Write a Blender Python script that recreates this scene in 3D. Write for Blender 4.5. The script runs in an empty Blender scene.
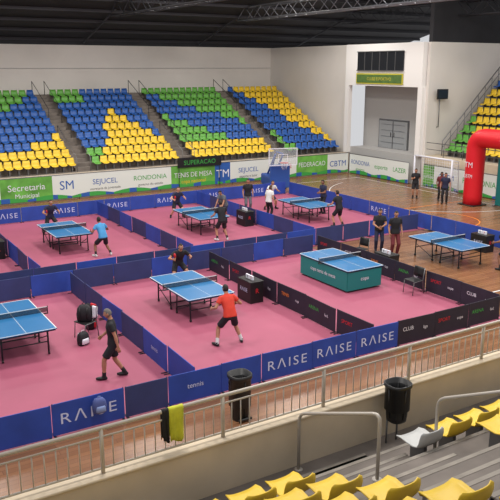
import bpy, bmesh, math, random
from mathutils import Vector, Matrix
from mathutils.bvhtree import BVHTree
random.seed(7)
V=Vector; sc=bpy.context.scene
try: sc.view_settings.view_transform='Standard'
except Exception: pass
def lin(c):
    c=c/255; return c/12.92 if c<=.04045 else ((c+.055)/1.055)**2.4
MC={}
def mat(name,col,rough=.6,metal=0,var=0,scale=3,alpha=1,spec=.5,emit=0,stretch=None):
    if name in MC: return MC[name]
    m=bpy.data.materials.new(name); m.use_nodes=True; nt=m.node_tree; b=nt.nodes['Principled BSDF']
    c=[lin(x) for x in col]; b.inputs['Base Color'].default_value=(*c,1)
    b.inputs['Roughness'].default_value=rough; b.inputs['Metallic'].default_value=metal
    b.inputs['Specular IOR Level'].default_value=spec; b.inputs['Alpha'].default_value=alpha
    if var:
        tc=nt.nodes.new('ShaderNodeTexCoord'); mp=nt.nodes.new('ShaderNodeMapping'); n=nt.nodes.new('ShaderNodeTexNoise'); r=nt.nodes.new('ShaderNodeValToRGB')
        mp.inputs['Scale'].default_value=stretch or (1,1,1)
        n.inputs['Scale'].default_value=scale; n.inputs['Detail'].default_value=5
        r.color_ramp.elements[0].position=.3; r.color_ramp.elements[1].position=.7
        r.color_ramp.elements[0].color=(*[x*(1-var) for x in c],1); r.color_ramp.elements[1].color=(*[min(1,x*(1+var)) for x in c],1)
        nt.links.new(tc.outputs['Object'],mp.inputs[0]); nt.links.new(mp.outputs[0],n.inputs[0]); nt.links.new(n.outputs[0],r.inputs[0]); nt.links.new(r.outputs[0],b.inputs['Base Color'])
    MC[name]=m; return m
# ---------- palette
BLUE=mat('barrier_blue_cloth',(36,68,158),.65,var=.14,scale=2); NAVY=mat('barrier_navy_cloth',(44,55,104),.65,var=.14,scale=2); DARK=mat('barrier_black_cloth',(34,32,48),.6,var=.15)
WHT=mat('white_print',(225,225,235),.6); BLK=mat('black_plastic',(22,22,24),.45); GRY=mat('grey_metal',(120,120,122),.4,.6)
RAILM=mat('painted_rail',(184,176,166),.45,.2); CONC=mat('concrete_step',(118,109,102),.85,var=.25,scale=1.6); NOSE=mat('concrete_nosing',(146,138,128),.85,var=.2,scale=3); PARA=mat('parapet_plaster',(204,188,164),.8,var=.1,scale=1.5)
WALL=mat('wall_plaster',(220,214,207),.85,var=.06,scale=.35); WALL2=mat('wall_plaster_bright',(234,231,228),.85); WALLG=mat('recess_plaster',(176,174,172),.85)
YEL=mat('seat_yellow',(228,190,48),.45,var=.08); BLU=mat('seat_blue',(40,88,162),.45,var=.05); GRN=mat('seat_green',(96,162,66),.45,var=.05); SWH=mat('seat_white',(190,190,188),.5)
PINK=mat('mat_pink_vinyl',(164,84,108),.6,var=.09,scale=.6,spec=.4)
RED=mat('inflatable_red',(214,24,38),.4); TEAL=mat('teal_cloth',(20,120,118),.6); LINE=mat('line_white',(220,220,220),.5)
TTOP=mat('table_top_blue',(38,110,164),.32,var=.03,spec=.5); STEEL=mat('dark_frame_steel',(40,42,48),.4,.4)
NET=mat('net_mesh',(30,34,40),.8,alpha=.55)
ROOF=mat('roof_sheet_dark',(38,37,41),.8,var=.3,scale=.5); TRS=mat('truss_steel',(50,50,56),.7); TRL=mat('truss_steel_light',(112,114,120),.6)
REDP=mat('print_red',(200,30,40),.6); GRNP=mat('print_green',(60,160,70),.6); ORP=mat('print_orange',(230,130,40),.6); BLP=mat('print_blue',(40,90,170),.6); BANW=mat('banner_white',(222,226,222),.6)
TXT={}
def textgeo(s):
    if s in TXT: return TXT[s]
    cu=bpy.data.curves.new('t','FONT'); cu.body=s; cu.align_x='CENTER'; cu.resolution_u=3
    if s=='R\u039bISE': cu.space_character=1.25
    o=bpy.data.objects.new('t',cu); sc.collection.objects.link(o); dg=bpy.context.evaluated_depsgraph_get(); dg.update()
    me=bpy.data.meshes.new_from_object(o.evaluated_get(dg)); vs=[v.co.copy() for v in me.vertices]; fs=[list(p.vertices) for p in me.polygons]
    bpy.data.objects.remove(o); bpy.data.meshes.remove(me)
    xs=[v.x for v in vs]; TXT[s]=(vs,fs,min(xs),max(xs)); return TXT[s]
class MB:
    def __init__(s): s.v=[];s.f=[];s.m=[];s.sm=[];s.mats=[]
    def mi(s,m):
        if m not in s.mats: s.mats.append(m)
        return s.mats.index(m)
    def add(s,vs,fs,m,smooth=False,M=None):
        o=len(s.v); i=s.mi(m)
        s.v+= [tuple(M@V(v)) if M else tuple(v) for v in vs]
        for f in fs: s.f.append([a+o for a in f]); s.m.append(i); s.sm.append(smooth)
    def box(s,x0,x1,y0,y1,z0,z1,m,M=None,ch=0):
        if ch<=0:
            vs=[(x,y,z) for z in (z0,z1) for y in (y0,y1) for x in (x0,x1)]
            fs=[(0,2,3,1),(4,5,7,6),(0,1,5,4),(1,3,7,5),(3,2,6,7),(2,0,4,6)]
            s.add(vs,fs,m,False,M); return
        def ring(z,k):
            a,b,c,d=x0+k,x1-k,y0+k,y1-k
            return [(a+ch,c,z),(b-ch,c,z),(b,c+ch,z),(b,d-ch,z),(b-ch,d,z),(a+ch,d,z),(a,d-ch,z),(a,c+ch,z)]
        s.loft([ring(z0,ch*.7),ring(z0+ch,0),ring(z1-ch,0),ring(z1,ch*.7)],m,M=M,smooth=False)
    def loft(s,rings,m,caps=True,M=None,smooth=True,closed=True):
        n=len(rings[0]); vs=[p for r in rings for p in r]; fs=[]
        for i in range(len(rings)-1):
            for j in range(n if closed else n-1):
                k=(j+1)%n; fs.append((i*n+j,i*n+k,(i+1)*n+k,(i+1)*n+j))
        if caps: fs.append(tuple(range(n-1,-1,-1))); fs.append(tuple((len(rings)-1)*n+j for j in range(n)))
        s.add(vs,fs,m,smooth,M)
    def tube(s,path,r,m,seg=8,M=None,closed=False):
        P=[V(p) for p in path]; rings=[]; up=None
        for i,p in enumerate(P):
            a=P[i-1] if i>0 else p; b=P[i+1] if i<len(P)-1 else p
            d=(b-a).normalized()
            if up is None:
                up=V((0,0,1)) if abs(d.z)<.9 else V((1,0,0))
            u=(up-d*up.dot(d)).normalized(); w=d.cross(u); up=u
            rr=r[i] if isinstance(r,(list,tuple)) else r
            rings.append([p+(u*math.cos(t)+w*math.sin(t))*rr for t in [2*math.pi*k/seg for k in range(seg)]])
        s.loft(rings,m,M=M)
    def rcone(s,p0,p1,r0,r1,m,seg=12,f0=False,f1=False,e=(1,1),ref=None,mid=None):
        p0=V(p0);p1=V(p1);d=(p1-p0).normalized()
        ref=V(ref) if ref else (V((1,0,0)) if abs(d.x)<.9 else V((0,1,0)))
        u=(ref-d*ref.dot(d)).normalized(); w=d.cross(u)
        st=[]
        if not f0: st+=[(-r0*math.cos(a),r0*math.sin(a),0) for a in (.25,.8,1.2)]
        st+=[(0,r0,0)]
        if mid: st+=[(mid[0],mid[1],2)]
        st+=[(0,r1,1)]
        if not f1: st+=[(r1*math.cos(a),r1*math.sin(a),1) for a in (1.2,.8,.25)]
        L=(p1-p0).length; rings=[]
        for off,r,k in st:
            q=(p0+d*off) if k==0 else ((p1+d*off) if k==1 else p0+d*L*off)
            rings.append([q+(u*math.cos(t)*e[0]+w*math.sin(t)*e[1])*r for t in [2*math.pi*j/seg for j in range(seg)]])
        s.loft(rings,m)
    def text(s,t,c,h,right,m,maxw=None,up=(0,0,1),bold=1):
        vs,fs,a,b=textgeo(t); sc_=h/.72; w=(b-a)*sc_; sx=sc_
        if maxw and w>maxw: sx=sc_*maxw/w
        c=V(c);r=V(right);u=V(up); mx=(a+b)/2
        s.add([c+r*(v.x-mx)*sx+u*(v.y-.36)*sc_ for v in vs],fs,m)
    def mesh(s,name):
        me=bpy.data.meshes.new(name); me.from_pydata(s.v,[],s.f)
        for m in s.mats: me.materials.append(m)
        me.polygons.foreach_set('material_index',s.m); me.polygons.foreach_set('use_smooth',s.sm); me.update(); return me
    def obj(s,name,loc=(0,0,0),rz=0,parent=None):
        o=bpy.data.objects.new(name,s.mesh(name)); sc.collection.objects.link(o); o.location=loc; o.rotation_euler[2]=rz
        if parent: o.parent=parent
        return o
def inst(o,loc,rz=0,name=None):
    n=bpy.data.objects.new(name or o.name.split('.')[0],o.data); sc.collection.objects.link(n); n.location=loc; n.rotation_euler[2]=rz; return n
# ---------- floor : wood with planks
def woodmat():
    m=bpy.data.materials.new('court_wood'); m.use_nodes=True; nt=m.node_tree; b=nt.nodes['Principled BSDF']; L=nt.links
    tc=nt.nodes.new('ShaderNodeTexCoord'); br=nt.nodes.new('ShaderNodeTexBrick'); L.new(tc.outputs['Object'],br.inputs['Vector'])
    br.inputs['Scale'].default_value=1; br.inputs['Brick Width'].default_value=2.2; br.inputs['Row Height'].default_value=.14; br.inputs['Mortar Size'].default_value=.004
    a=[lin(x) for x in (158,112,78)]; c=[lin(x) for x in (134,92,64)]
    br.inputs['Color1'].default_value=(*a,1); br.inputs['Color2'].default_value=(*c,1); br.inputs['Mortar'].default_value=(c[0]*.5,c[1]*.5,c[2]*.5,1)
    n=nt.nodes.new('ShaderNodeTexNoise'); n.inputs['Scale'].default_value=.5; L.new(tc.outputs['Object'],n.inputs[0])
    mx=nt.nodes.new('ShaderNodeMix'); mx.data_type='RGBA'; mx.blend_type='MULTIPLY'
    L.new(br.outputs[0],mx.inputs[6]); L.new(n.outputs[0],mx.inputs[7]); 
    mx.inputs[0].default_value=.35; L.new(mx.outputs[2],b.inputs['Base Color']); b.inputs['Roughness'].default_value=.27; return m
WOOD=woodmat()
b=MB(); b.box(-8,46,6,52,-.2,0,WOOD); b.obj('floor')
b=MB()
b.box(-4,16.9,12.85,22.6,.001,.012,PINK,ch=.003); b.obj('court_mat')
b=MB(); b.box(-4,23.6,22.95,34.2,.001,.012,PINK,ch=.003); b.obj('court_mat')
# court lines on wood
b=MB()
def strip(x0,y0,x1,y1,w=.06,m=LINE):
    p=V((x0,y0,0));q=V((x1,y1,0));d=(q-p).normalized();n=V((-d.y,d.x,0))*w/2
    b.add([(*(p-n).xy,.004),(*(q-n).xy,.004),(*(q+n).xy,.004),(*(p+n).xy,.004)],[(0,1,2,3)],m)
strip(31,10,31,37);strip(24,36.8,31,36.8);strip(24,11,31,11)
def arc(cx,cy,r,a0,a1,m=LINE,n=24):
    for i in range(n):
        t0=a0+(a1-a0)*i/n;t1=a0+(a1-a0)*(i+1)/n
        strip(cx+r*math.cos(t0),cy+r*math.sin(t0),cx+r*math.cos(t1),cy+r*math.sin(t1),m=m)
arc(31,30,6,math.pi*.62,math.pi*1.5,m=LINE); arc(25.6,24,1.8,0,2*math.pi,ORP)
strip(24.5,27,31,27,m=ORP); strip(17,11,24,11); strip(17.4,14.9,23.2,14.9)
b.obj('floor_line_markings')
# ---------- barriers
def run(name,axis,fixed,segs):
    b=MB()
    for (a,e,cl,tx) in segs:
        L=e-a; jit=random.uniform(-.03,.03)
        if axis=='x': M=Matrix.Translation((( a+e)/2,fixed+jit*.6,0))@Matrix.Rotation(jit,4,'Z')
        else: M=Matrix.Translation((fixed+jit*.6,(a+e)/2,0))@Matrix.Rotation(-math.pi/2+jit,4,'Z')
        w=L/2-.012
        b.box(-w,w,-.012,.012,.03,.72,cl,M=M,ch=.006)
        b.tube([(-w+.02,.0,.013),(-w+.02,.0,.73)],.012,STEEL,6,M=M)
        b.tube([(w-.02,.0,.013),(w-.02,.0,.73)],.012,STEEL,6,M=M)
        b.box(-w+.02,-w+.06,-.14,.14,.013,.03,STEEL,M=M); b.box(w-.06,w-.02,-.14,.14,.013,.03,STEEL,M=M)
        for (s,cx,cz,h,m,mw) in tx:
            vs,fs,x0,x1=textgeo(s); k=h/.72; ww=(x1-x0)*k; kx=k*(mw/ww if mw and ww>mw else 1)
            if s=='R\u039bISE': kx=k*(L*.76)/ww
            b.add([((v.x-(x0+x1)/2)*kx+cx,-.016,(v.y-.36)*k+cz) for v in vs],fs,m,False,M)
    return b.obj(name)
R='R\u039bISE'
LT=mat('print_pale_blue',(196,204,236),.6)
rt=[(R,0,.38,.24,LT,None)]; no=[]
small=[('tennis',0,.4,.12,LT,None)]
def spon(i):
    c=[WHT,REDP,GRNP,ORP]
    m=c[i%4]; return [(('CLUB','SPORT','ARENA','TENIS')[i%4],-.3,.45,.11,m,.5),(('liga','copa','fed.','cup')[i%4],.32,.4,.09,WHT,.4)]
segs=[(-2.9,-1.4,NAVY,no),(-1.4,.1,BLUE,no),(.1,1.75,BLUE,no),(1.75,3.35,BLUE,no),(3.35,4.9,BLUE,rt),(4.9,5.9,NAVY,no),(5.9,7.2,BLUE,small),(7.2,8.3,BLUE,no),(8.3,9.75,BLUE,rt),(9.75,11.15,BLUE,rt),(11.15,12.55,BLUE,rt)]
x=12.55;i=0
while x<16.6: segs.append((x,min(x+1.35,16.62),DARK,spon(i))); x+=1.35;i+=1
run('court_barrier','x',13.03,segs)
def even(a,e,cl,tf,L=1.42):
    n=max(1,round((e-a)/L)); w=(e-a)/n
    return [(a+k*w,a+(k+1)*w,cl(k) if callable(cl) else cl,tf(k)) for k in range(n)]
run('court_barrier','y',6.65,even(13.15,22.1,lambda k:BLUE if k in(0,1,3) else NAVY,lambda k:small if k==1 else no))
run('court_barrier','y',11.8,even(13.15,22.1,DARK,lambda k:spon(k+1)))
run('court_barrier','y',16.7,even(13.15,22.1,DARK,lambda k:spon(k)))
run('court_barrier','y',1.5,even(13.15,22.1,NAVY,lambda k:no))
run('court_barrier','x',22.28,even(-3,16.6,lambda k:NAVY if k%3 else BLUE,lambda k:no))
run('court_barrier','x',23.12,even(-3,23.2,lambda k:BLUE if k%3==1 else NAVY,lambda k:no))
for X in (.4,6.0,11.8,17.4): run('court_barrier','y',X,even(23.3,33.9,lambda k:NAVY if k%2 else BLUE,lambda k:no))
run('court_barrier','y',23.45,even(12.6,33.9,BLUE,lambda k:rt if k in(3,9) else no))
run('court_barrier','x',34.07,even(-3,23.3,BLUE,lambda k:rt if k in (7,9,11,13,15,17) else no))
# ---------- table tennis table
def make_table(skirt=False):
    b=MB(); hw,hl=.7625,1.37
    for s in (-1,1):
        b.box(-hw,hw,min(s*.01,s*hl),max(s*.01,s*hl),.735,.76,TTOP,ch=.004)
        b.box(-hw+.03,hw-.03,min(s*.05,s*(hl-.04)),max(s*.05,s*(hl-.04)),.69,.735,STEEL)
        for x in (-.58,.58):
            b.tube([(x,s*1.1,.69),(x,s*1.12,.07)],.025,STEEL,8); b.tube([(x,s*.25,.69),(x,s*.2,.09)],.022,STEEL,8)
            b.tube([(x,s*.2,.12),(x,s*1.1,.5)],.014,STEEL,6)
            b.tube([(x-.02,s*.2,.045),(x+.02,s*.2,.045)],.045,BLK,12); b.tube([(x-.02,s*1.12,.045),(x+.02,s*1.12,.045)],.045,BLK,12)
        b.tube([(-.58,s*1.11,.35),(.58,s*1.11,.35)],.016,STEEL,6); b.tube([(-.58,s*.21,.2),(.58,s*.21,.2)],.02,STEEL,6)
    z=.7612
    def ln(x0,x1,y0,y1): b.add([(x0,y0,z),(x1,y0,z),(x1,y1,z),(x0,y1,z)],[(0,1,2,3)],LINE)
    ln(-hw,-hw+.025,-hl,hl);ln(hw-.025,hw,-hl,hl);ln(-hw,hw,-hl,-hl+.025);ln(-hw,hw,hl-.025,hl);ln(-.005,.005,-hl,hl)
    b.box(-.91,.91,-.003,.003,.765,.905,NET); b.box(-.91,.91,-.006,.006,.898,.915,LINE)
    for s in (-1,1):
        b.tube([(s*.915,0,.72),(s*.915,0,.93)],.012,BLK,8); b.box(min(s*.74,s*.92),max(s*.74,s*.92),-.03,.03,.71,.732,BLK)
    if skirt:
        for (x0,x1,y0,y1) in ((-.74,-.72,-1.3,1.3),(.72,.74,-1.3,1.3),(-.72,.72,-1.32,-1.3),(-.72,.72,1.3,1.32)): b.box(x0,x1,y0,y1,.06,.69,TEAL)
        b.text('copa tenis de mesa',(-.746,0,.42),.13,(0,-1,0),WHT,1.9); b.text('copa',(0,-1.326,.42),.13,(1,0,0),WHT,1.1)
    return b
t0=make_table().obj('table_tennis_table',(3.95,18.45,.013))
for p in ((9.3,18.65,.013),(8.4,28.3,.013),(14.7,28.3,.013),(20.3,27.9,.013),(20.3,18.6,0),(2.5,28.3,.013)): inst(t0,p)
make_table(True).obj('table_tennis_table',(15.05,18.6,.013))
# ---------- umpire desks with score flip
def desk():
    b=MB()
    b.box(-.25,.25,-.4,.4,.66,.69,BLK,ch=.008)
    b.box(-.25,-.22,-.4,.4,.0,.66,BLK); b.box(-.22,.22,-.4,-.37,.0,.66,BLK); b.box(-.22,.22,.37,.4,.0,.66,BLK)
    b.text('RAISE',(-.256,0,.4),.13,(0,-1,0),LT,.6); b.text('R',(0,-.406,.4),.16,(1,0,0),REDP)
    b.box(-.05,.0,-.2,.0,.69,.82,WHT,ch=.004);b.box(-.05,.0,.02,.22,.69,.82,WHT,ch=.004)
    b.text('7',(-.056,-.1,.755),.1,(0,-1,0),REDP);b.text('9',(-.056,.12,.755),.1,(0,-1,0),BLK)
    return b
d0=desk().obj('umpire_desk',(11.3,18.4,.013)); inst(d0,(17.2,18.6,0)); inst(d0,(16.9,28,.013)); inst(d0,(5.6,28,.013)); inst(d0,(22.6,18.9,0))
# ---------- coach chair with bag & towels
def chair():
    b=MB()
    for x in (-.22,.22):
        b.tube([(x,.22,0),(x,.18,.43),(x,-.2,.45)],.014,GRY,8); b.tube([(x,-.26,0),(x,-.2,.45),(x,-.26,.85)],.014,GRY,8)
    b.box(-.22,.22,-.2,.22,.44,.47,BLK,ch=.01)
    rings=[]
    for z,y in ((.55,-.2),(.65,-.215),(.8,-.24),(.86,-.26)): rings.append([(-.21,y-.012,z),(.21,y-.012,z),(.21,y+.012,z),(-.21,y+.012,z)])
    b.loft(rings,BLK)
    return b
c0=chair().obj('folding_chair',(5.75,18.0,.013),math.radians(110))
for p,a in (((16.2,16.2,.013),90),((17.4,20.3,0),100)): inst(c0,p,math.radians(a))
def softbag(name,loc,rz,m,m2,s=1):
    b=MB(); rings=[]
    for z,w,d in ((0,.16,.1),(.03,.2,.13),(.2,.21,.14),(.36,.18,.12),(.44,.12,.07),(.46,.05,.03)):
        rings.append([(math.copysign(abs(math.cos(t))**.6,math.cos(t))*w*s,math.copysign(abs(math.sin(t))**.6,math.sin(t))*d*s,z*s) for t in [2*math.pi*k/20 for k in range(20)]])
    b.loft(rings,m)
    rings=[]
    for z,w,d in ((.05,.13,.03),(.07,.15,.05),(.2,.14,.05),(.24,.12,.03)):
        rings.append([(math.cos(t)*w*s,-.12*s+math.sin(t)*d*s,z*s) for t in [2*math.pi*k/16 for k in range(16)]])
    b.loft(rings,m2)
    b.tube([(0.05*s,0,.44*s),(.04*s,0,.5*s),(-.04*s,0,.5*s),(-.05*s,0,.44*s)],.01*s,m2,6)
    for x in (-.1,.1): b.tube([(x*s,.1*s,.4*s),(x*s,.17*s,.3*s),(x*s,.15*s,.12*s),(x*s,.11*s,.05*s)],.014*s,m2,6)
    return b.obj(name,loc,rz)
bb=mat('bag_black',(28,26,32),.7)
softbag('sports_backpack',(5.74,18.02,.485),math.radians(150),bb,BLK)
softbag('sports_backpack',(5.5,17.5,.013),math.radians(20),bb,WHT,.8)
softbag('sports_backpack',(6.1,18.6,.013),1,bb,REDP)
softbag('sports_backpack',(4.3,12.88,.38),0,mat('bag_blue',(70,82,140),.7),mat('bag_ltblue',(130,150,200),.7),.7)
def towel(name,M,m,w=.3,l1=.35,l2=.3,t=.012):
    b=MB(); prof=[(-.03-.004*k,-l1*k/6) for k in range(6,0,-1)]+[(-.028,.0),(-.015,.022),(0.015,.022),(.028,0)]+[(.03+.004*k,-l2*k/6) for k in range(1,7)]
    N=9
    top=[];bot=[]
    for i,(y,z) in enumerate(prof):
        for j in range(N):
            x=(j/(N-1)-.5)*w*(1-.25*abs(z)); wv=.016*math.sin(j*1.7+i*.3)*min(1,abs(z)*6)
            top.append((x,y+wv,z+.02*math.sin(j*.9)*min(1,abs(z)*4))); yy=y*.6 if abs(y)<.031 else y-math.copysign(t,y); bot.append((x,yy+wv,z-(t if abs(y)<.029 else 0)+.02*math.sin(j*.9)*min(1,abs(z)*4)))
    n=len(prof); fs=[]
    for i in range(n-1):
        for j in range(N-1): 
            a=i*N+j; fs.append((a,a+1,a+N+1,a+N)); c=a+n*N; fs.append((c,c+N,c+N+1,c+1))
    o=n*N
    for i in range(n-1): fs+=[(i*N,(i+1)*N,(i+1)*N+o,i*N+o),(i*N+N-1,i*N+N-1+o,(i+1)*N+N-1+o,(i+1)*N+N-1)]
    for j in range(N-1): fs+=[(j,j+o,j+1+o,j+1),((n-1)*N+j,(n-1)*N+j+1,(n-1)*N+j+1+o,(n-1)*N+j+o)]
    b.add(top+bot,fs,m,True,M); return b.obj(name)
towel('towel',Matrix.Translation((5.98,17.86,.88))@Matrix.Rotation(math.radians(110),4,'Z'),WHT,.14,.3,.3)
towel('towel',Matrix.Translation((6.02,18.06,.885))@Matrix.Rotation(math.radians(110),4,'Z'),REDP,.2,.3,.25)
# ---------- trash bins
def bin_(name,loc,h,r,lid=True,post=0):
    b=MB(); rings=[]
    for z,k in ((0,.78),(.04,.8),(h*.5,.9),(h*.9,1),(h*.92,1.1),(h,1.1)):
        rings.append([(math.copysign(abs(math.cos(t))**.7,math.cos(t))*r*k,math.copysign(abs(math.sin(t))**.7,math.sin(t))*r*k,z+post) for t in [2*math.pi*j/28 for j in range(28)]])
    inner=[[(x*.9,y*.9,zz+post) for (x,y,_) in rings[-1]] for zz in (h,h*.3)]
    b.loft(rings+inner,BLK)
    for t in range(8):
        a=t*math.pi/4; b.tube([(math.cos(a)*r*.84,math.sin(a)*r*.84,.06+post),(math.cos(a)*r*.99,math.sin(a)*r*.99,h*.88+post)],.012,BLK,6)
    if lid:
        b.tube([(-r*.7,-r*1.0,.06),(r*.7,-r*1.0,.06)],.03,BLK,8)
        for s in (-1,1): b.tube([(s*r*1.1,0,h*.8),(s*r*1.2,0,h*.86),(s*r*1.1,0,h*.93)],.014,BLK,6)
    if post:
        for s in (-1,1): b.tube([(s*r*.6,.08,0),(s*r*.6,.08,post+.1)],.015,GRY,8)
        b.tube([(-r*.6,.08,post),(r*.6,.08,post)],.012,GRY,6)
    return b.obj(name,loc)
bin_('trash_bin',(6.98,11.8,0),1.02,.22)
# ---------- spectator side: parapet, railing, tiers
b=MB(); b.box(-4,34,7.1,7.28,0,2.585,PARA,ch=.01); b.box(-4,34,7.07,7.31,2.585,2.62,PARA,ch=.01); b.obj('parapet_wall')
b=MB(); Y=7.19
b.tube([(-4,Y,3.19),(34,Y,3.19)],.026,RAILM,8); b.tube([(-4,Y,3.08),(34,Y,3.08)],.014,RAILM,6); b.tube([(-4,Y,2.68),(34,Y,2.68)],.016,RAILM,6)
x=-4
while x<34:
    b.tube([(x,Y,2.61),(x,Y,3.19)],.026,RAILM,8)
    for k in range(1,12): b.tube([(x+k*.1333,Y,2.68),(x+k*.1333,Y,3.08)],.0085,RAILM,5)
    x+=1.6
b.obj('steel_railing')
bin_('trash_bin',(6.66,6.84,1.9),.58,.165,False,.38)
b=MB(); b.box(-4,34,6.5,7.1,1.4,1.9,CONC,ch=.01)
for k in range(10):
    y1=6.5-.8*k; z=2.1+.4*k; b.box(-4,34,y1-.82,y1,1.2,z,CONC,ch=.012); b.box(-4,34,y1-.05,y1+.006,z-.05,z+.004,NOSE)
b.obj('grandstand_near_tiers')
b=MB()
for k in range(9):
    y1=6.5-.8*k; z=2.1+.4*k; b.box(4.75,6.1,y1+.006,y1+.36,z-.4,z-.2,CONC,ch=.012); b.box(4.75,6.1,y1+.31,y1+.366,z-.25,z-.196,NOSE)
b.obj('aisle_steps')
def hoop(name,X,y0,y1,z0,z1,h):
    b=MB(); p=[(X,y0,z0)]
    ca=.12; d=V((0,y1-y0,z1-z0)); d.normalize()
    A=V((X,y0,z0+h));B=V((X,y1,z1+h)); up=V((0,0,1))
    for t in (0,.33,.66,1): 
        s=(1-t); p.append(tuple(A-up*ca*(s*s)+d*ca*(t*t)))
    for t in (0,.33,.66,1):
        s=(1-t); p.append(tuple(B-d*ca*(s*s)-up*ca*(t*t)))
    p.append((X,y1,z1)); b.tube(p,.022,RAILM,10)
    for y,z in ((y0,z0),(y1,z1)): b.tube([(X,y,z),(X,y,z+.015)],.06,RAILM,12)
    return b.obj(name)
hoop('stair_handrail',5.06,7.0,5.45,1.9,2.58,.84)
hoop('stair_handrail',6.42,5.86,4.2,2.1,2.96,.98)
# seats
def seatgeo(hi=True):
    prof=[(.23,.33),(.215,.385),(.12,.40),(0,.385),(-.1,.38),(-.17,.40),(-.205,.45),(-.23,.53),(-.245,.6),(-.25,.63)] if hi else [(.24,.36),(.1,.41),(-.12,.40),(-.19,.44),(-.225,.58),(-.25,.76)]
    N=9 if hi else 5; top=[];bot=[]
    n=len(prof); W=.215 if hi else .235
    for i,(y,z) in enumerate(prof):
        back=max(0,(i-n*.5)/(n*.5)); hw=W-(.05 if i in(0,n-1) else 0)-(.015 if i in (1,n-2) else 0)
        for j in range(N):
            q=j/(N-1)*2-1; x=q*hw
            top.append((x,y+.05*abs(q)**3*back,z+.035*abs(q)**3*(1-back)))
            bot.append((x,y+.05*abs(q)**3*back-.014*back,z+.035*abs(q)**3*(1-back)-.014*(1-back)))
    fs=[]
    for i in range(n-1):
        for j in range(N-1):
            a=i*N+j; fs.append((a,a+1,a+N+1,a+N)); c=a+n*N; fs.append((c,c+N,c+N+1,c+1))
    o=n*N
    for i in range(n-1): fs+=[(i*N,(i+1)*N,(i+1)*N+o,i*N+o),(i*N+N-1,i*N+N-1+o,(i+1)*N+N-1+o,(i+1)*N+N-1)]
    for j in range(N-1): fs+=[(j,j+o,j+1+o,j+1),((n-1)*N+j,(n-1)*N+j+1,(n-1)*N+j+1+o,(n-1)*N+j+o)]
    return top+bot,fs
SH=seatgeo(True);SL=seatgeo(False)
def seats(name,items,hi):
    b=MB(); vs,fs=(SH if hi else SL)
    for (x,y,z,rz,m) in items:
        M=Matrix.Translation((x,y,z))@Matrix.Rotation(rz,4,'Z'); b.add(vs,fs,m,True,M)
        b.box(-.03,.03,-.12,.12,0.004,.37,GRY,M=M)
        if hi: b.box(-.12,.12,-.14,.14,0.004,.016,GRY,M=M)
    return b.obj(name)
it=[];it2=[]
for k in range(6):
    y=5.98-.8*k; z=2.1+.4*k
    for i in range(14):
        x=4.2-.53*i; it.append((x,y,z,0,YEL))
    for i in range(20):
        x=(6.25 if k==0 else 6.8)+.53*i
        it2.append((x,y,z,0,SWH if (k==0 and i==0) else YEL))
seats('stadium_seats_near',it,True); seats('stadium_seats_near',it2,True)
# jacket over railing
jk=mat('jacket_yellow',(196,200,56),.8,var=.15,scale=8)
towel('jacket',Matrix.Translation((3.34,7.19,3.2)),jk,.2,.42,.4)
towel('jacket',Matrix.Translation((3.2,7.19,3.2)),mat('jacket_black',(26,26,30),.8),.09,.4,.4)
# ---------- far grandstand
Y0=39.4;ZB=1.4;PX,PZ=.85,.4;XE=31.95;NRW=10
b=MB(); b.box(-6,XE,Y0-.5,Y0,0,ZB,PARA,ch=.01)
for k in range(NRW): b.box(-6,XE,Y0+PX*k,Y0+PX*(k+1)+.02,0,ZB+PZ*k,CONC,ch=.01)
b.box(-6,XE,Y0+PX*NRW,49.4,0,ZB+PZ*NRW,CONC)
AIS=[(5.7,6.6),(12.7,13.6),(19.4,20.3),(26.2,27.1)]
for a,c in AIS:
    for k in range(1,NRW+1): b.box(a,c,Y0+PX*k-.4,Y0+PX*k+.01,ZB+PZ*(k-1),ZB+PZ*k-PZ/2,CONC)
b.obj('grandstand_far_tiers')
def scol(X,k):
    r=k/(NRW-1)
    if X<5.7: return [YEL,BLU,GRN][min(2,int(r*2.9))]
    if X<12.7:
        s=(X-6.6)/6.1
        if r<.12+.35*max(0,s-.35): return YEL
        if r>1.05-.75*(1-s)*1.1 : return GRN
        return BLU
    if X<19.4:
        s=(X-13.6)/5.8; tri=1-abs(s-.62)/.52
        if r<.74*tri: return YEL
        if s<.3 and r<.14: return GRN
        if r>.8 and s<.4: return GRN
        return BLU
    if X<26.2:
        s=(X-20.3)/5.9; q=r+ s*.62
        if r<.2 and s>.35: return YEL
        if q>1.0: return GRN
        if q>.58: return BLU
        return GRN if r>.12 else YEL
    s=(X-27.1)/5; q=r*.75+s
    if s>.92: return GRN
    if q<.25: return GRN
    if q<.9 : return BLU
    return YEL
items=[]
for k in range(NRW):
    x=-5.5
    while x<31.75:
        if not any(a-.2<x<c+.2 for a,c in AIS): items.append((x,Y0+PX*k+.5,ZB+PZ*k,math.pi,scol(x,k)))
        x+=.5
seats('stadium_seats_far',items,False)
b=MB()
for a,c in AIS:
    for X in (a+.05,c-.05):
        b.tube([(X,Y0+PX*6.2,ZB+PZ*6),(X,Y0+PX*6.2,ZB+PZ*6+.9),(X,Y0+PX*10.2,ZB+PZ*10+.9),(X,Y0+PX*10.2,ZB+PZ*10)],.022,STEEL,6)
        b.tube([(X,Y0+.3,ZB),(X,Y0+.3,ZB+.8),(X,Y0+PX*4.2,ZB+PZ*4+.8),(X,Y0+PX*4.2,ZB+PZ*4)],.02,GRY,6)
b.obj('aisle_handrails')
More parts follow.
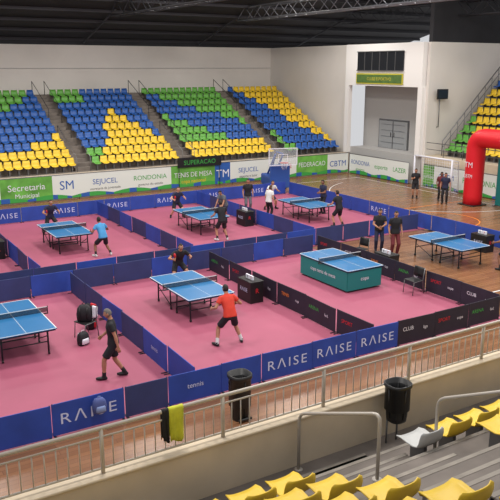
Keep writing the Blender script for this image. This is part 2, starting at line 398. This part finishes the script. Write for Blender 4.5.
# ---------- walls
HT=8.66
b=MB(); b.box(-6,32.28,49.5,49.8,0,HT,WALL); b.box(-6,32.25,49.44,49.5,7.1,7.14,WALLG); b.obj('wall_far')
b=MB()
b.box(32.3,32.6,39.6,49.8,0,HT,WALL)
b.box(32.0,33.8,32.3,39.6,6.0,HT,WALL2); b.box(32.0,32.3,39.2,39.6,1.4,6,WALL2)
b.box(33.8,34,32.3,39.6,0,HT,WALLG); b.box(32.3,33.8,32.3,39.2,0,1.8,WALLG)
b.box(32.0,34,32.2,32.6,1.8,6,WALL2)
b.obj('wall_end')
b=MB(); b.box(32.3,46,32.0,32.2,0,HT,WALL); b.obj('wall_return')
b=MB(); b.box(45.8,46,6,31.98,0,HT,WALL); b.obj('wall_right')
b=MB(); b.box(31.93,31.99,33.9,38.3,7.0,8.15,STEEL); 
for k in range(1,6): b.box(31.9,31.93,33.9+k*.73-.02,33.9+k*.73+.02,7.0,8.15,GRY)
b.box(31.88,31.93,33.85,38.35,6.95,7.0,GRY);b.box(31.88,31.93,33.85,38.35,8.15,8.2,GRY);b.obj('window_1')
BG=mat('banner_green',(80,110,50),.7,var=.2,scale=4); BY=mat('banner_yellow',(190,180,60),.7)
b=MB(); b.box(31.94,31.98,33.9,38.4,6.12,6.8,BY); b.box(31.92,31.94,34.0,38.3,6.2,6.72,BG); b.text('CLUBE ESPORTIVO',(31.915,36.1,6.46),.2,(0,-1,0),BY,2.6); b.obj('wall_banner')
DM=mat('door_grey',(150,152,154),.5)
b=MB(); b.box(33.72,33.79,35.0,37.9,1.8,3.75,GRY)
for y in (35.08,36.5): b.box(33.68,33.72,y,y+1.32,1.82,3.65,DM,ch=.008); b.tube([(33.64,y+.1 if y>36 else y+1.2,2.6),(33.64,y+.1 if y>36 else y+1.2,2.9)],.02,BLK,6)
for zz in (2.2,2.6,3.0,3.4): b.box(33.66,33.69,35.3,37.6,zz,zz+.02,GRY)
b.obj('door_1')
b=MB(); b.box(32.7,33.6,31.6,31.7,5.3,5.9,BLK,ch=.02); b.box(32.75,33.55,31.58,31.6,5.35,5.85,mat('screen_glass',(40,48,52),.15)); b.tube([(33.15,31.7,5.6),(33.15,31.98,5.6)],.06,BLK,8)
b.tube([(33.15,31.85,5.6),(33.15,31.85,3.6),(33.15,31.97,3.6)],.03,GRY,6); b.obj('wall_television')
# ---------- end grandstand (rows run along the end wall, rising away from the court)
EP,ER,EY=.56,.53,31.3
b=MB(); b.box(32.3,33.0,8,31.95,0,1.9,PARA,ch=.01)
for k in range(9): b.box(33.0+EP*k,33.02+EP*(k+1),8,EY,0,1.9+ER*k,CONC,ch=.01)
b.box(33.0+EP*9,45.7,8,EY,0,1.9+ER*9,CONC); b.box(33.0,45.7,EY,31.95,0,1.9,PARA)
b.obj('grandstand_end_tiers')
items=[]
for k in range(9):
    y=EY-.35
    while y>9:
        s=(EY-y)/6; r=k/8; q=(s+r*.8)%1.6
        items.append((33.34+EP*k,y,1.9+ER*k,math.pi/2,GRN if q<.4 else (YEL if q<.75 else (BLU if q<1.25 else GRN)))); y-=.5
seats('stadium_seats_end',items,False)
b=MB()
for yy in (EY-.04,):
    x1=33+EP*9; z1=1.9+ER*9
    b.tube([(33,yy,1.9),(33,yy,2.8),(x1,yy,z1+.9),(x1,yy,z1)],.03,GRY,6); b.tube([(33,yy,2.4),(x1,yy,z1+.45)],.02,GRY,6)
    for k in range(1,9): b.tube([(33+EP*k+.1,yy,1.9+ER*k),(33+EP*k+.1,yy,2.82+ER*k)],.02,GRY,6)
b.tube([(32.35,8,2.7),(32.35,31.9,2.7)],.025,GRY,6); b.tube([(32.35,8,2.3),(32.35,31.9,2.3)],.02,GRY,6)
y=8
while y<31.9: b.tube([(32.35,y,1.9),(32.35,y,2.7)],.025,GRY,6); y+=1.5
b.obj('end_stand_railing')
# ---------- advertising banners
def banner(name,axis,fixed,parts,z0=.1,z1=1.4):
    b=MB()
    for (a,e,m,tx) in parts:
        if axis=='x': b.box(a,e,fixed-.02,fixed,z0,z1,m); c=((a+e)/2,fixed-.026); rr=(1,0,0)
        else: b.box(fixed-.02,fixed,a,e,z0,z1,m); c=(fixed-.026,(a+e)/2); rr=(0,-1,0)
        for (s,du,dz,h,mm,mw) in tx:
            cx=c[0]+rr[0]*du; cy=c[1]+rr[1]*du; b.text(s,(cx,cy,(z0+z1)/2+dz),h,rr,mm,mw)
        n=6; L=e-a
        for q in range(n):
            s0=a+L*q/n;s1=a+L*(q+1)/n; h0=z0+.1+.16*abs(math.sin(s0*1.3)); h1=z0+.1+.16*abs(math.sin(s1*1.3)); gm=GRNP if q%3 else BLP
            if axis=='x': b.add([(s0,fixed-.024,z0),(s1,fixed-.024,z0),(s1,fixed-.024,h1),(s0,fixed-.024,h0)],[(0,1,2,3)],gm)
            else: b.add([(fixed-.024,s0,z0),(fixed-.024,s1,z0),(fixed-.024,s1,h1),(fixed-.024,s0,h0)],[(3,2,1,0)],gm)
    xs0=parts[0][0];xs1=parts[-1][1]; x=xs0
    if axis=='x': b.tube([(xs0,fixed,z1+.02),(xs1,fixed,z1+.02)],.03,GRY,6)
    else: b.tube([(fixed,xs0,z1+.02),(fixed,xs1,z1+.02)],.03,GRY,6)
    while x<=xs1:
        b.tube([(x,fixed+.02,0),(x,fixed+.02,z1)] if axis=='x' else [(fixed+.02,x,0),(fixed+.02,x,z1)],.018,GRY,6); x+=2.5
    return b.obj(name)
GB=mat('banner_lime',(104,172,70),.6,var=.35,scale=1.2)
def T(*a): return list(a)
banner('advertising_banner','x',38.8,[(-5,6,BANW,T(('PREFEITURA',0,.1,.4,BLP,4))),(6,8.2,BANW,T(('LIGA',0,0,.35,GRNP,1.5))),(8.2,11,GB,T(('Secretaria',0,.15,.36,WHT,2.5),('Municipal',0,-.3,.25,WHT,2))),(11,12.6,BANW,T(('SM',0,0.1,.5,BLP,1.2))),
 (12.6,15.5,BANW,T(('SEJUCEL',0,.15,.3,BLP,2.1),('secretaria da juventude',0,-.25,.14,BLK,2.5))),(15.5,18.2,BANW,T(('RONDONIA',0,.15,.28,GRNP,2.2),('governo do estado',0,-.25,.15,BLK,2.3))),
 (18.2,21.2,GB,T(('TENIS DE MESA',0,.1,.3,WHT,2.6),('copa nacional',0,-.3,.22,YEL,2))),(21.2,22.3,BLP,T(('TM',0,0,.5,WHT,.9))),(22.3,25,BANW,T(('SEJUCEL',0,.1,.3,BLP,2.1),('esporte e lazer',0,-.3,.16,BLK,2))),(25,27.4,BANW,T(('ESPORTE',0,.1,.3,REDP,1.8))),(27.4,30,GB,T(('FEDERACAO',0,.1,.32,WHT,2.2),)),(30,31.8,BANW,T(('CBTM',0,0,.4,BLP,1.4)))])
banner('advertising_banner','y',31.9,[(32.9,34.5,BANW,T(('LAZER',0,.1,.3,GRNP,1.2))),(34.5,36.4,BANW,T(('esporte',0,0.1,.3,GRNP,1.5))),(36.4,38.7,BANW,T(('RONDONIA',0,.15,.3,BLP,1.9),('governo',0,-.3,.2,GRNP,1.5)))],.05,1.35)
banner('advertising_banner','y',32.2,[(26,29,BANW,T(('RONDONIA',0,.1,.34,GRNP,2.4))),(29,31,BANW,T(('CBTM',0,.1,.34,BLP,1.6))),(31,31.9,GB,T(('juntos',0,0,.3,WHT,.8)))],.05,1.35)
b=MB(); b.box(18.6,21.6,38.66,38.7,1.3,1.9,BLK); b.text('SUPERACAO',(20.1,38.65,1.6),.28,(1,0,0),GRNP,2.6)
for xx in (18.7,21.5): b.tube([(xx,38.71,0),(xx,38.71,1.9)],.02,STEEL,6)
b.obj('advertising_sign')
# ---------- goal
b=MB()
for y in (28.7,31.7): b.tube([(31.2,y,0),(31.2,y,2.0)],.055,WHT,8); b.tube([(31.2,y,2.0),(31.75,y,1.9),(31.85,y,0.03)],.025,WHT,6)
b.tube([(31.2,28.7,2.0),(31.2,31.7,2.0)],.055,WHT,8); b.tube([(31.85,28.7,.03),(31.85,31.7,.03)],.025,WHT,6)
def netquad(p,q,r_,s_,n,m):
    P,Q,R_,S_=map(V,(p,q,r_,s_))
    for i in range(n+1):
        t=i/n; b.tube([P.lerp(Q,t),S_.lerp(R_,t)],.008,WHT,4)
    for i in range(m+1):
        t=i/m; b.tube([P.lerp(S_,t),Q.lerp(R_,t)],.008,WHT,4)
netquad((31.78,28.7,1.88),(31.78,31.7,1.88),(31.86,31.7,.03),(31.86,28.7,.03),16,11)
netquad((31.2,28.7,2.0),(31.75,28.7,1.9),(31.85,28.7,.03),(31.2,28.7,.03),4,11)
netquad((31.2,28.7,2.0),(31.2,31.7,2.0),(31.75,31.7,1.9),(31.75,28.7,1.9),16,3)
b.obj('football_goal')
# ---------- inflatable arch
b=MB(); R0=.5
X=30.0;yA,yB=26.0,19.4;H=3.6;cr=.55
path=[(X,yA,0.02),(X,yA,.5),(X,yA,1.5),(X,yA,H-cr)]
for a in (.25,.5,.75,1): t=a*math.pi/2; path.append((X,yA-cr*(1-math.cos(t)),H-cr+cr*math.sin(t)))
for a in (0,.25,.5,.75): t=a*math.pi/2; path.append((X,yB+cr*(1-math.sin(t)),H-cr+cr*math.cos(t)))
path+=[(X,yB,H-cr),(X,yB,1.5),(X,yB,.5),(X,yB,.02)]
b.tube(path,R0,RED,20)
b.text('CHEGADA',(X-R0-.01,(yA+yB)/2,H),.42,(0,-1,0),WHT,4.0)
b.text('CBTM',(X-R0-.01,yA,1.6),.2,(0,-1,0),WHT,.6); b.text('TM',(X-R0-.01,yA,2.2),.3,(0,-1,0),WHT,.6)
for y in (yA,yB): b.box(X-.55,X+.55,y-.55,y+.55,.0,.05,BLK,ch=.02)
b.obj('inflatable_arch')
b=MB(); b.box(30.75,30.81,19.95,25.1,.05,2.5,TEAL); b.text('TENIS',(30.74,22.5,1.5),.5,(0,-1,0),WHT,3)
for y in (19.97,25.1): b.tube([(30.78,y,0),(30.78,y,2.55)],.03,GRY,6); b.box(30.6,31.0,y-.04,y+.04,0,.04,GRY)
b.obj('backdrop_panel')
# ---------- portable basketball stand (folded)
b=MB(); PB=mat('padding_blue',(40,80,160),.5)
b.box(-.6,.6,-.9,.9,.1,.75,PB,ch=.06); 
for x in (-.5,.5):
    for y in (-.7,.7): b.tube([(x-.04,y,.06),(x+.04,y,.06)],.06,BLK,10)
b.box(-.62,.62,-1.15,-.92,.08,1.5,PB,ch=.05)
b.tube([(-.25,.6,.7),(-.25,-.9,2.1)],.06,PB,8); b.tube([(.25,.6,.7),(.25,-.9,2.1)],.06,PB,8); b.tube([(0,.8,.7),(0,-.4,2.2),(0,-1.5,2.2)],.05,PB,8)
b.box(-.9,.9,-1.6,-1.57,1.5,2.55,mat('backboard_glass',(205,215,220),.1,alpha=.2))
for (a,c,d,e) in ((-.9,.9,1.5,1.55),(-.9,.9,2.5,2.55),(-.9,-.85,1.5,2.55),(.85,.9,1.5,2.55),(-.3,.3,1.7,1.73),(-.3,.3,2.15,2.18),(-.3,-.27,1.7,2.15),(.27,.3,1.7,2.15)): b.box(a,c,-1.615,-1.6,d,e,WHT)
b.tube([(.23*math.cos(t),-1.85+.23*math.sin(t),1.7) for t in [2*math.pi*k/20 for k in range(21)]],.012,REDP,6)
for k in range(10):
    t=2*math.pi*k/10; b.tube([(.23*math.cos(t),-1.85+.23*math.sin(t),1.7),(.12*math.cos(t+.3),-1.85+.12*math.sin(t+.3),1.3)],.006,WHT,4)
b.obj('portable_basketball_hoop',(24.2,36.6,0),math.radians(-15))
# ---------- roof
def zr(y): return 8.9+(51-y)*.25
b=MB(); b.add([(-8,51,zr(51)),(47,51,zr(51)),(47,22,zr(22)),(-8,22,zr(22)),(-8,51,zr(51)+.1),(47,51,zr(51)+.1),(47,22,zr(22)+.1),(-8,22,zr(22)+.1)],[(0,3,2,1),(4,5,6,7),(0,1,5,4),(2,3,7,6),(1,2,6,5),(3,0,4,7)],ROOF)
for y in range(24,51,2): b.box(-8,47,y-.05,y+.05,zr(y)-.2,zr(y)-.02,TRS)
b.obj('ceiling')
b=MB(); b.box(-8,46.5,50,50.3,HT,9.6,ROOF); b.box(32.6,46.5,32.2,32.5,HT,14,ROOF); b.obj('trim_1')
def truss(X,m,z=10.25,y0=8,y1=43.5):
    b=MB(); n=int((y1-y0)/1.0)
    for dx in (-.35,.35):
        b.tube([(X+dx,y0,z),(X+dx,y1,z)],.05,m,6); b.tube([(X+dx,y0,z+.8),(X+dx,y1,z+.8)],.05,m,6)
        for k in range(n):
            y=y0+k*(y1-y0)/n; yy=y0+(k+1)*(y1-y0)/n
            b.tube([(X+dx,y,z if k%2 else z+.8),(X+dx,yy,z+.8 if k%2 else z)],.022,m,5)
    for k in range(n+1):
        y=y0+k*(y1-y0)/n; b.tube([(X-.35,y,z),(X+.35,y,z)],.02,m,5)
    b.tube([(X,y1,z+.4),(X,y1+6.3,z-1.4)],.06,TRS,6)
    return b.obj('roof_truss')
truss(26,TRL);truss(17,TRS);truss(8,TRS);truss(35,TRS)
LM=mat('lamp_housing',(60,60,62),.5,.5); 
for X in (4,12,20,28):
    for Yl in (10,19,28,37):
        L=bpy.data.lights.new('bay_light','AREA'); L.energy=520; L.size=2.2; L.color=(1,.96,.905)
        o=bpy.data.objects.new('high_bay_lamp',None); sc.collection.objects.link(o); o.location=(X,Yl,11.9)
        lo=bpy.data.objects.new('lamp_light',L); sc.collection.objects.link(lo); lo.parent=o
        b=MB(); b.loft([[(r*math.cos(t),r*math.sin(t),z) for t in [2*math.pi*k/16 for k in range(16)]] for r,z in ((.4,.03),(.42,.05),(.2,.3),(.1,.34),(.1,.5),(.02,.52))],LM)
        b.tube([(0,0,.5),(0,0,.55 if Yl==37 else 2.6)],.015,LM,5)
        b.obj('housing',parent=o)
w=bpy.data.worlds.new('w'); sc.world=w; w.use_nodes=True; w.node_tree.nodes['Background'].inputs[0].default_value=(.96,.97,1,1); w.node_tree.nodes['Background'].inputs[1].default_value=.66
# ---------- PEOPLE
def RX(a): return Matrix.Rotation(math.radians(a),3,'X')
def RY(a): return Matrix.Rotation(math.radians(a),3,'Y')
def RZ(a): return Matrix.Rotation(math.radians(a),3,'Z')
def remesh(mb,vox,smooth=2):
    me=mb.mesh('tmp'); o=bpy.data.objects.new('tmp',me); sc.collection.objects.link(o)
    md=o.modifiers.new('r','REMESH'); md.mode='VOXEL'; md.voxel_size=vox; md.use_smooth_shade=True
    s=o.modifiers.new('s','SMOOTH'); s.factor=.5; s.iterations=smooth
    dg=bpy.context.evaluated_depsgraph_get(); dg.update(); out=bpy.data.meshes.new_from_object(o.evaluated_get(dg))
    vs=[v.co.copy() for v in out.vertices]; fs=[list(p.vertices) for p in out.polygons]
    bpy.data.objects.remove(o); bpy.data.meshes.remove(me); bpy.data.meshes.remove(out); return vs,fs
def hand(curl):
    b=MB(); m=WHT
    rings=[]
    for y,w,t in ((-.02,.026,.02),(.02,.034,.016),(.06,.042,.015),(.09,.042,.013),(.097,.036,.009)):
        rings.append([(math.cos(a)*w,y,math.sin(a)*t) for a in [2*math.pi*k/14 for k in range(14)]])
    b.loft(rings,m)
    for x,L,c in ((-.031,.072,0),(-.0105,.08,3),(.0105,.075,6),(.031,.06,10)):
        p=V((x,.088,0)); ang=curl[0]+c*.6
        for q,fr in enumerate((.45,.3,.25)):
            d=V((x*.9 if q==0 and curl[0]<40 else 0,math.cos(math.radians(ang)),-math.sin(math.radians(ang)))).normalized(); e=p+d*L*fr
            b.rcone(p,e,.0098-.0008*q,.0090-.0008*q,m,8); p=e; ang+=curl[1]
    p=V((-.03,.02,-.004)); d=V((-.75,.62,-.3)).normalized() if curl[0]<40 else V((-.4,.6,-.7)).normalized()
    for q,l in enumerate((.036,.03,.024)):
        e=p+d*l; b.rcone(p,e,.0135-.0015*q,.012-.0015*q,m,8); p=e; d=(d+V((.35,.25,-.2))).normalized()
    return remesh(b,.0045,1)
HREL=hand((14,16)); HGRIP=hand((62,68))
def headgeo():
    seg,rg=28,22
    def shape(n):
        nx,ny,nz=n; x=.077*nx;y=.095*ny;z=.118*nz
        if nz<0:
            x*=1-.30*nz*nz; 
            y*= (1-.42*abs(nz)) if ny<0 else (1-.08*abs(nz))
        if ny>0:
            g=lambda cx,cz,sx,sz: math.exp(-((nx-cx)/sx)**2-((nz-cz)/sz)**2)
            y-=.008*ny*max(0,1-abs(nx)*1.4)
            y+=.024*g(0,-.14,.13,.16)+.012*g(0,.05,.1,.2)+.005*g(0,.22,.6,.09)-.008*(g(.38,.06,.17,.1)+g(-.38,.06,.17,.1))+.006*g(0,-.5,.26,.09)+.008*g(0,-.85,.3,.15)
        return V((x,y,z))
    ns=[]
    for i in range(rg+1):
        t=math.pi*i/rg
        for j in range(seg):
            p=2*math.pi*j/seg; ns.append(V((math.sin(t)*math.cos(p),math.sin(t)*math.sin(p),math.cos(t))))
    fs=[]
    for i in range(rg):
        for j in range(seg): k=(j+1)%seg; fs.append((i*seg+j,(i+1)*seg+j,(i+1)*seg+k,i*seg+k))
    return ns,fs,shape
HN,HF,HS=headgeo()
def hairreg(n,style):
    if style=='long': return (n.z>.42 or (n.y<.25 and n.z>-1.1)) if n.y<.45 or n.z>.5 else False
    return n.z>.5+.12*abs(n.x) if n.y>.35 else (n.z>.15 if n.y>.05 else n.z>-.45)
def addhead(b,c,Rm,skin,hair,style):
    M=Matrix.Translation(c)@Rm.to_4x4()
    b.add([HS(n) for n in HN],HF,skin,True,M)
    LP=mat('lips',(140,80,72),.6); i=b.mi(LP)
    base=len(b.f)-len(HF)
    for k,f in enumerate(HF):
        m=sum((HN[a] for a in f),V())/4
        if m.y>.6 and abs(m.x)<.2 and -.56<m.z<-.42: b.m[base+k]=i
    for s in (-1,1):
        def ball(cx,cy,cz,rx,ry,rz,m,n=8):
            rings=[[(cx+rx*math.sin(math.pi*q/n)*math.cos(t),cy+ry*math.sin(math.pi*q/n)*math.sin(t),cz+rz*math.cos(math.pi*q/n)) for t in [2*math.pi*k/10 for k in range(10)]] for q in range(1,n)]
            b.loft(rings,m,M=M)
        ball(s*.029,.077,.007,.012,.009,.0065,WHT); ball(s*.029,.0835,.007,.0055,.004,.0055,BLK)
        ball(s*.029,.084,.024,.016,.004,.0035,hair); ball(s*.079,-.006,0,.01,.02,.033,skin)
    vs=[]
    for n in HN:
        p=HS(n); inr=hairreg(n,style); k=1.07+.012*math.sin(n.x*17+n.z*13)*math.sin(n.y*15) if inr else .9
        if style=='long' and inr and n.z<-.1 and n.y<.25: p=V((p.x*1.15,p.y-.02,p.z*1.25-.02)); k=1.05
        vs.append(p*k)
    b.add(vs,HF,hair,True,M)
def ik(a,c,l1,l2,pole):
    a=V(a);c=V(c);d=c-a;D=min(d.length,l1+l2-.002);D=max(D,.1);n=d.normalized()
    x=(l1*l1-l2*l2+D*D)/(2*D);h=math.sqrt(max(0,l1*l1-x*x));p=V(pole);p=(p-n*p.dot(n)).normalized()
    return a+n*x+p*h,a+n*D
SK=[mat('skin_tan',(172,122,96),.55),mat('skin_brown',(132,88,66),.55),mat('skin_light',(200,150,122),.55)]
HB=mat('hair_black',(28,22,20),.7);HG=mat('hair_grey',(104,98,94),.8);HW=mat('hair_brown',(70,46,32),.7)
def cl(n,c): return mat('cloth_'+n,c,.8,var=.1,scale=6)
CK=cl('black',(26,26,32));CN=cl('navy',(34,38,66));CR=cl('red_orange',(206,58,40));CB=cl('light_blue',(70,146,200));CW=cl('white',(214,214,212));CG=cl('grey',(96,98,104));CO=cl('maroon',(104,36,44));SHB=mat('shoe_black',(24,24,26),.5);SHW=mat('shoe_white',(206,206,206),.5);CSK=cl('sock_white',(206,206,206));CSB=cl('sock_black',(30,30,32))
def person(name,loc,yaw,shirt,bottom,skin=0,hair=HB,style='short',h=1.75,long=False,slv=.55,sock=CSB,shoe=SHB,pel=(0,0,.93),lean=4,side=0,twist=0,hp=8,hy=0,lf=(-.11,0,.085),rf=(.11,0,.085),lfy=8,rfy=-8,lh=None,rh=None,lpole=(-.4,-1,-.2),rpole=(.4,-1,-.2),grip='',paddle=False,vox=.018):
    sk=SK[skin]; b=MB(); P=V(pel); Rp=RX(-lean*.5); Rc=RZ(twist)@RY(side)@RX(-lean)
    W=P+Rp@V((0,0,.14)); X0=lambda v:W+Rc@V(v)
    def sect(c,R_,hw,hd):
        return [c+R_@V((math.copysign(abs(math.cos(t))**.8,math.cos(t))*hw,math.copysign(abs(math.sin(t))**.8,math.sin(t))*hd,0)) for t in [2*math.pi*k/20 for k in range(20)]]
    b.loft([sect(P+Rp@V((0,0,-.05)),Rp,.19,.14),sect(P+Rp@V((0,0,.05)),Rp,.178,.126),sect(W,Rc,.163,.114),sect(X0((0,.005,.13)),Rc,.172,.12),sect(X0((0,.008,.24)),Rc,.185,.122),sect(X0((0,0,.33)),Rc,.165,.1),sect(X0((0,-.005,.38)),Rc,.11,.078),sect(X0((0,-.005,.415)),Rc,.066,.062)],shirt)
    N=X0((0,-.01,.39)); Rh=RZ(twist*.4+hy)@RX(-hp); hc=X0((0,.005,.45))+Rh@V((0,.02,.105))
    b.rcone(N,hc-Rh@V((0,.02,.04)),.056,.052,sk)
    b.loft([sect(P+Rp@V((0,0,-.02)),Rp,.165,.112),sect(P+Rp@V((0,0,-.06)),Rp,.17,.118),sect(P+Rp@V((0,0,-.1)),Rp,.165,.115),sect(P+Rp@V((0,0,-.14)),Rp,.12,.08)],bottom)
    hands=[]
    for s,f,fy in ((-1,lf,lfy),(1,rf,rfy)):
        H=P+Rp@V((s*.09,0,-.05)); A=V(f); K,A=ik(H,A,.425,.415,(s*.15,1,.05))
        b.rcone(H,K,.08,.058,sk); b.rcone(K,A,.056,.036,sk,mid=(.3,.06))
        if long: b.rcone(H,K,.095,.075,bottom); b.rcone(K,K.lerp(A,.97),.075,.06,bottom,f1=True)
        else: b.rcone(H,H.lerp(K,.82),.096,.098,bottom,f1=True); b.rcone(K.lerp(A,.68),A,.052,.047,sock,f0=True)
        fd=V((math.sin(math.radians(-fy)),math.cos(math.radians(fy)),0)); lat=V((fd.y,-fd.x,0)); q=A-V((0,0,.043))
        b.rcone(q-fd*.035,q+fd*.165,.043,.036,shoe,e=(1.02,.95),ref=lat,mid=(.6,.05)); b.rcone(A,q,.045,.046,shoe)
    for s,t,pole in ((-1,lh,lpole),(1,rh,rpole)):
        S_=X0((s*.178,0,.325)); tgt=V(t) if t else S_+V((s*.07,.05,-.5)); E,Wr=ik(S_,tgt,.285,.25,pole)
        b.rcone(X0((s*.09,0,.33)),S_,.07,.066,shirt); b.rcone(S_,S_.lerp(E,slv),.068,.068,shirt,f1=True)
        b.rcone(S_,E,.05,.041,sk); b.rcone(E,Wr,.041,.028,sk,mid=(.25,.043))
        hands.append((s,E,Wr))
    bt=BVHTree.FromPolygons([V(v) for v in b.v],b.f); vs,fs=remesh(b,vox,2)
    o=MB(); o.mats=list(b.mats); o.v=[tuple(v) for v in vs]
    for f in fs:
        c=sum((vs[a] for a in f),V())/len(f); hit=bt.find_nearest(c); o.f.append(f); o.m.append(b.m[hit[2]]); o.sm.append(True)
    addhead(o,hc,Rh,sk,hair,style)
    k=h/1.75; pads=[]
    for s,E,Wr in hands:
        g=('r' if s>0 else 'l') in grip
        y=(Wr-E).normalized(); z=V((s,0,0)); z=(z-y*z.dot(y)).normalized(); x=y.cross(z)
        M=Matrix.Translation(Wr)@Matrix((x,y,z)).transposed().to_4x4()
        hv,hf=(HGRIP if g else HREL)
        if s<0: hv=[V((-v.x,v.y,v.z)) for v in hv]; hf=[f[::-1] for f in hf]
        o.add(hv,hf,sk,True,M)
        if g and paddle:
            q=MB(); A=Matrix.Translation(M@V((0,.088,-.03)))@(Matrix((z,x*(-s),y)).transposed().to_4x4())
            q.tube([(0,-.05,0),(0,.06,0)],.0125,mat('paddle_wood',(190,140,90),.5),10,M=A)
            for xx,mm in ((-.005,BLK),(.005,REDP)):
                q.loft([[(xo,.135+.08*math.cos(t),.075*math.sin(t)) for t in [2*math.pi*i/24 for i in range(24)]] for xo in (xx-.004,xx+.004)],mm,M=A)
            pads.append(q)
    ob=o.obj(name,loc,math.radians(yaw-90)); ob.scale=(k,k,k)
    for q in pads: q.obj('paddle',parent=ob)
    return ob
TP='table_tennis_player'
ready=dict(pel=(0,-.05,.8),lean=28,hp=0,lf=(-.3,.05,.085),rf=(.3,-.1,.085),lfy=20,rfy=-20,lh=(-.3,.38,.98),rh=(.34,.42,.98),grip='r',paddle=True)
person(TP,(5.45,15.07,.013),158,CK,CK,0,HG,'short',1.78,pel=(0,0,.91),lean=5,hp=14,lf=(-.09,.24,.085),rf=(.1,-.24,.09),lfy=0,rfy=0,lh=(-.26,-.12,.85),rh=(.28,.26,.95),grip='r',vox=.015)
person(TP,(8.85,15.5,.013),86,CR,CK,0,HB,'short',1.76,shoe=SHB,sock=CSK,**{**ready,'pel':(0,-.05,.84),'lf':(-.36,.0,.085),'rf':(.34,-.04,.085),'lh':(-.36,.3,.95),'rh':(.38,.3,1.0)},vox=.015)
person(TP,(10.15,21.2,.013),262,CK,CK,0,HB,h=1.75,**{**ready,'pel':(0,-.1,.74),'lean':38})
person(TP,(9.2,26.05,.013),100,CB,CK,1,HB,h=1.72,shoe=SHW,**ready)
person(TP,(8.6,31.0,.013),272,CN,CK,0,HB,h=1.75,**ready)
person(TP,(14.45,25.85,.013),88,CK,CK,0,HB,h=1.78,shoe=SHW,**{**ready,'pel':(0,0,.88),'lean':14,'lf':(-.2,.05,.085),'rf':(.22,-.05,.085)})
person(TP,(14.9,31.2,.013),268,CN,CK,2,HW,h=1.75,**ready)
person(TP,(20.4,25.4,.013),95,CK,CK,0,HB,h=1.78,**{**ready,'pel':(0,0,.86),'lean':15,'lf':(-.22,.05,.085),'rf':(.22,-.05,.085)})
person(TP,(20.0,30.6,.013),270,CW,CN,0,HB,h=1.72,**ready)
person('umpire',(16.3,28.9,.013),200,CG,CN,0,HB,h=1.7,long=True,lean=30,hp=30,lh=(-.2,.45,.85),rh=(.2,.45,.85))
person('umpire',(18.6,28.6,.013),20,CW,CK,2,HW,'long',1.66,long=True,lean=12,hp=15)
person('spectator',(18.5,30.4,.013),250,CK,CG,0,HB,long=True)
person('umpire',(21.7,28.3,.013),185,CN,CK,1,HB,long=True,h=1.72,lh=(-.1,.3,1.1),rh=(.1,.3,1.08))
person('coach',(18.9,20.95,0),236,CK,CN,0,HB,long=True,h=1.78,lh=(-.06,.25,1.05),rh=(.08,.27,1.03),lpole=(-1,-.6,0),rpole=(1,-.6,0))
person('coach',(19.0,20.15,0),250,CK,CO,0,HB,long=True,h=1.82,hy=-20)
person(TP,(21.15,16.5,0),95,CK,CK,1,HB,h=1.76,**{**ready,'pel':(0,0,.86),'lean':16})
person('spectator',(28.7,29.0,0),225,CK,CK,0,HB,h=1.72,rh=(.12,.25,1.2))
person('spectator',(28.9,26.95,0),215,CN,CK,0,HB,h=1.72,long=True)
person('spectator',(29.35,27.7,0),240,CO,CK,1,HB,'long',1.64,long=True)
# camera
c=bpy.data.cameras.new('camera');co=bpy.data.objects.new('camera',c);sc.collection.objects.link(co);sc.camera=co
co.location=(0,0,7.2);co.rotation_euler=(math.radians(75.57),0,math.radians(-31.5));c.lens=51.2;c.clip_end=300
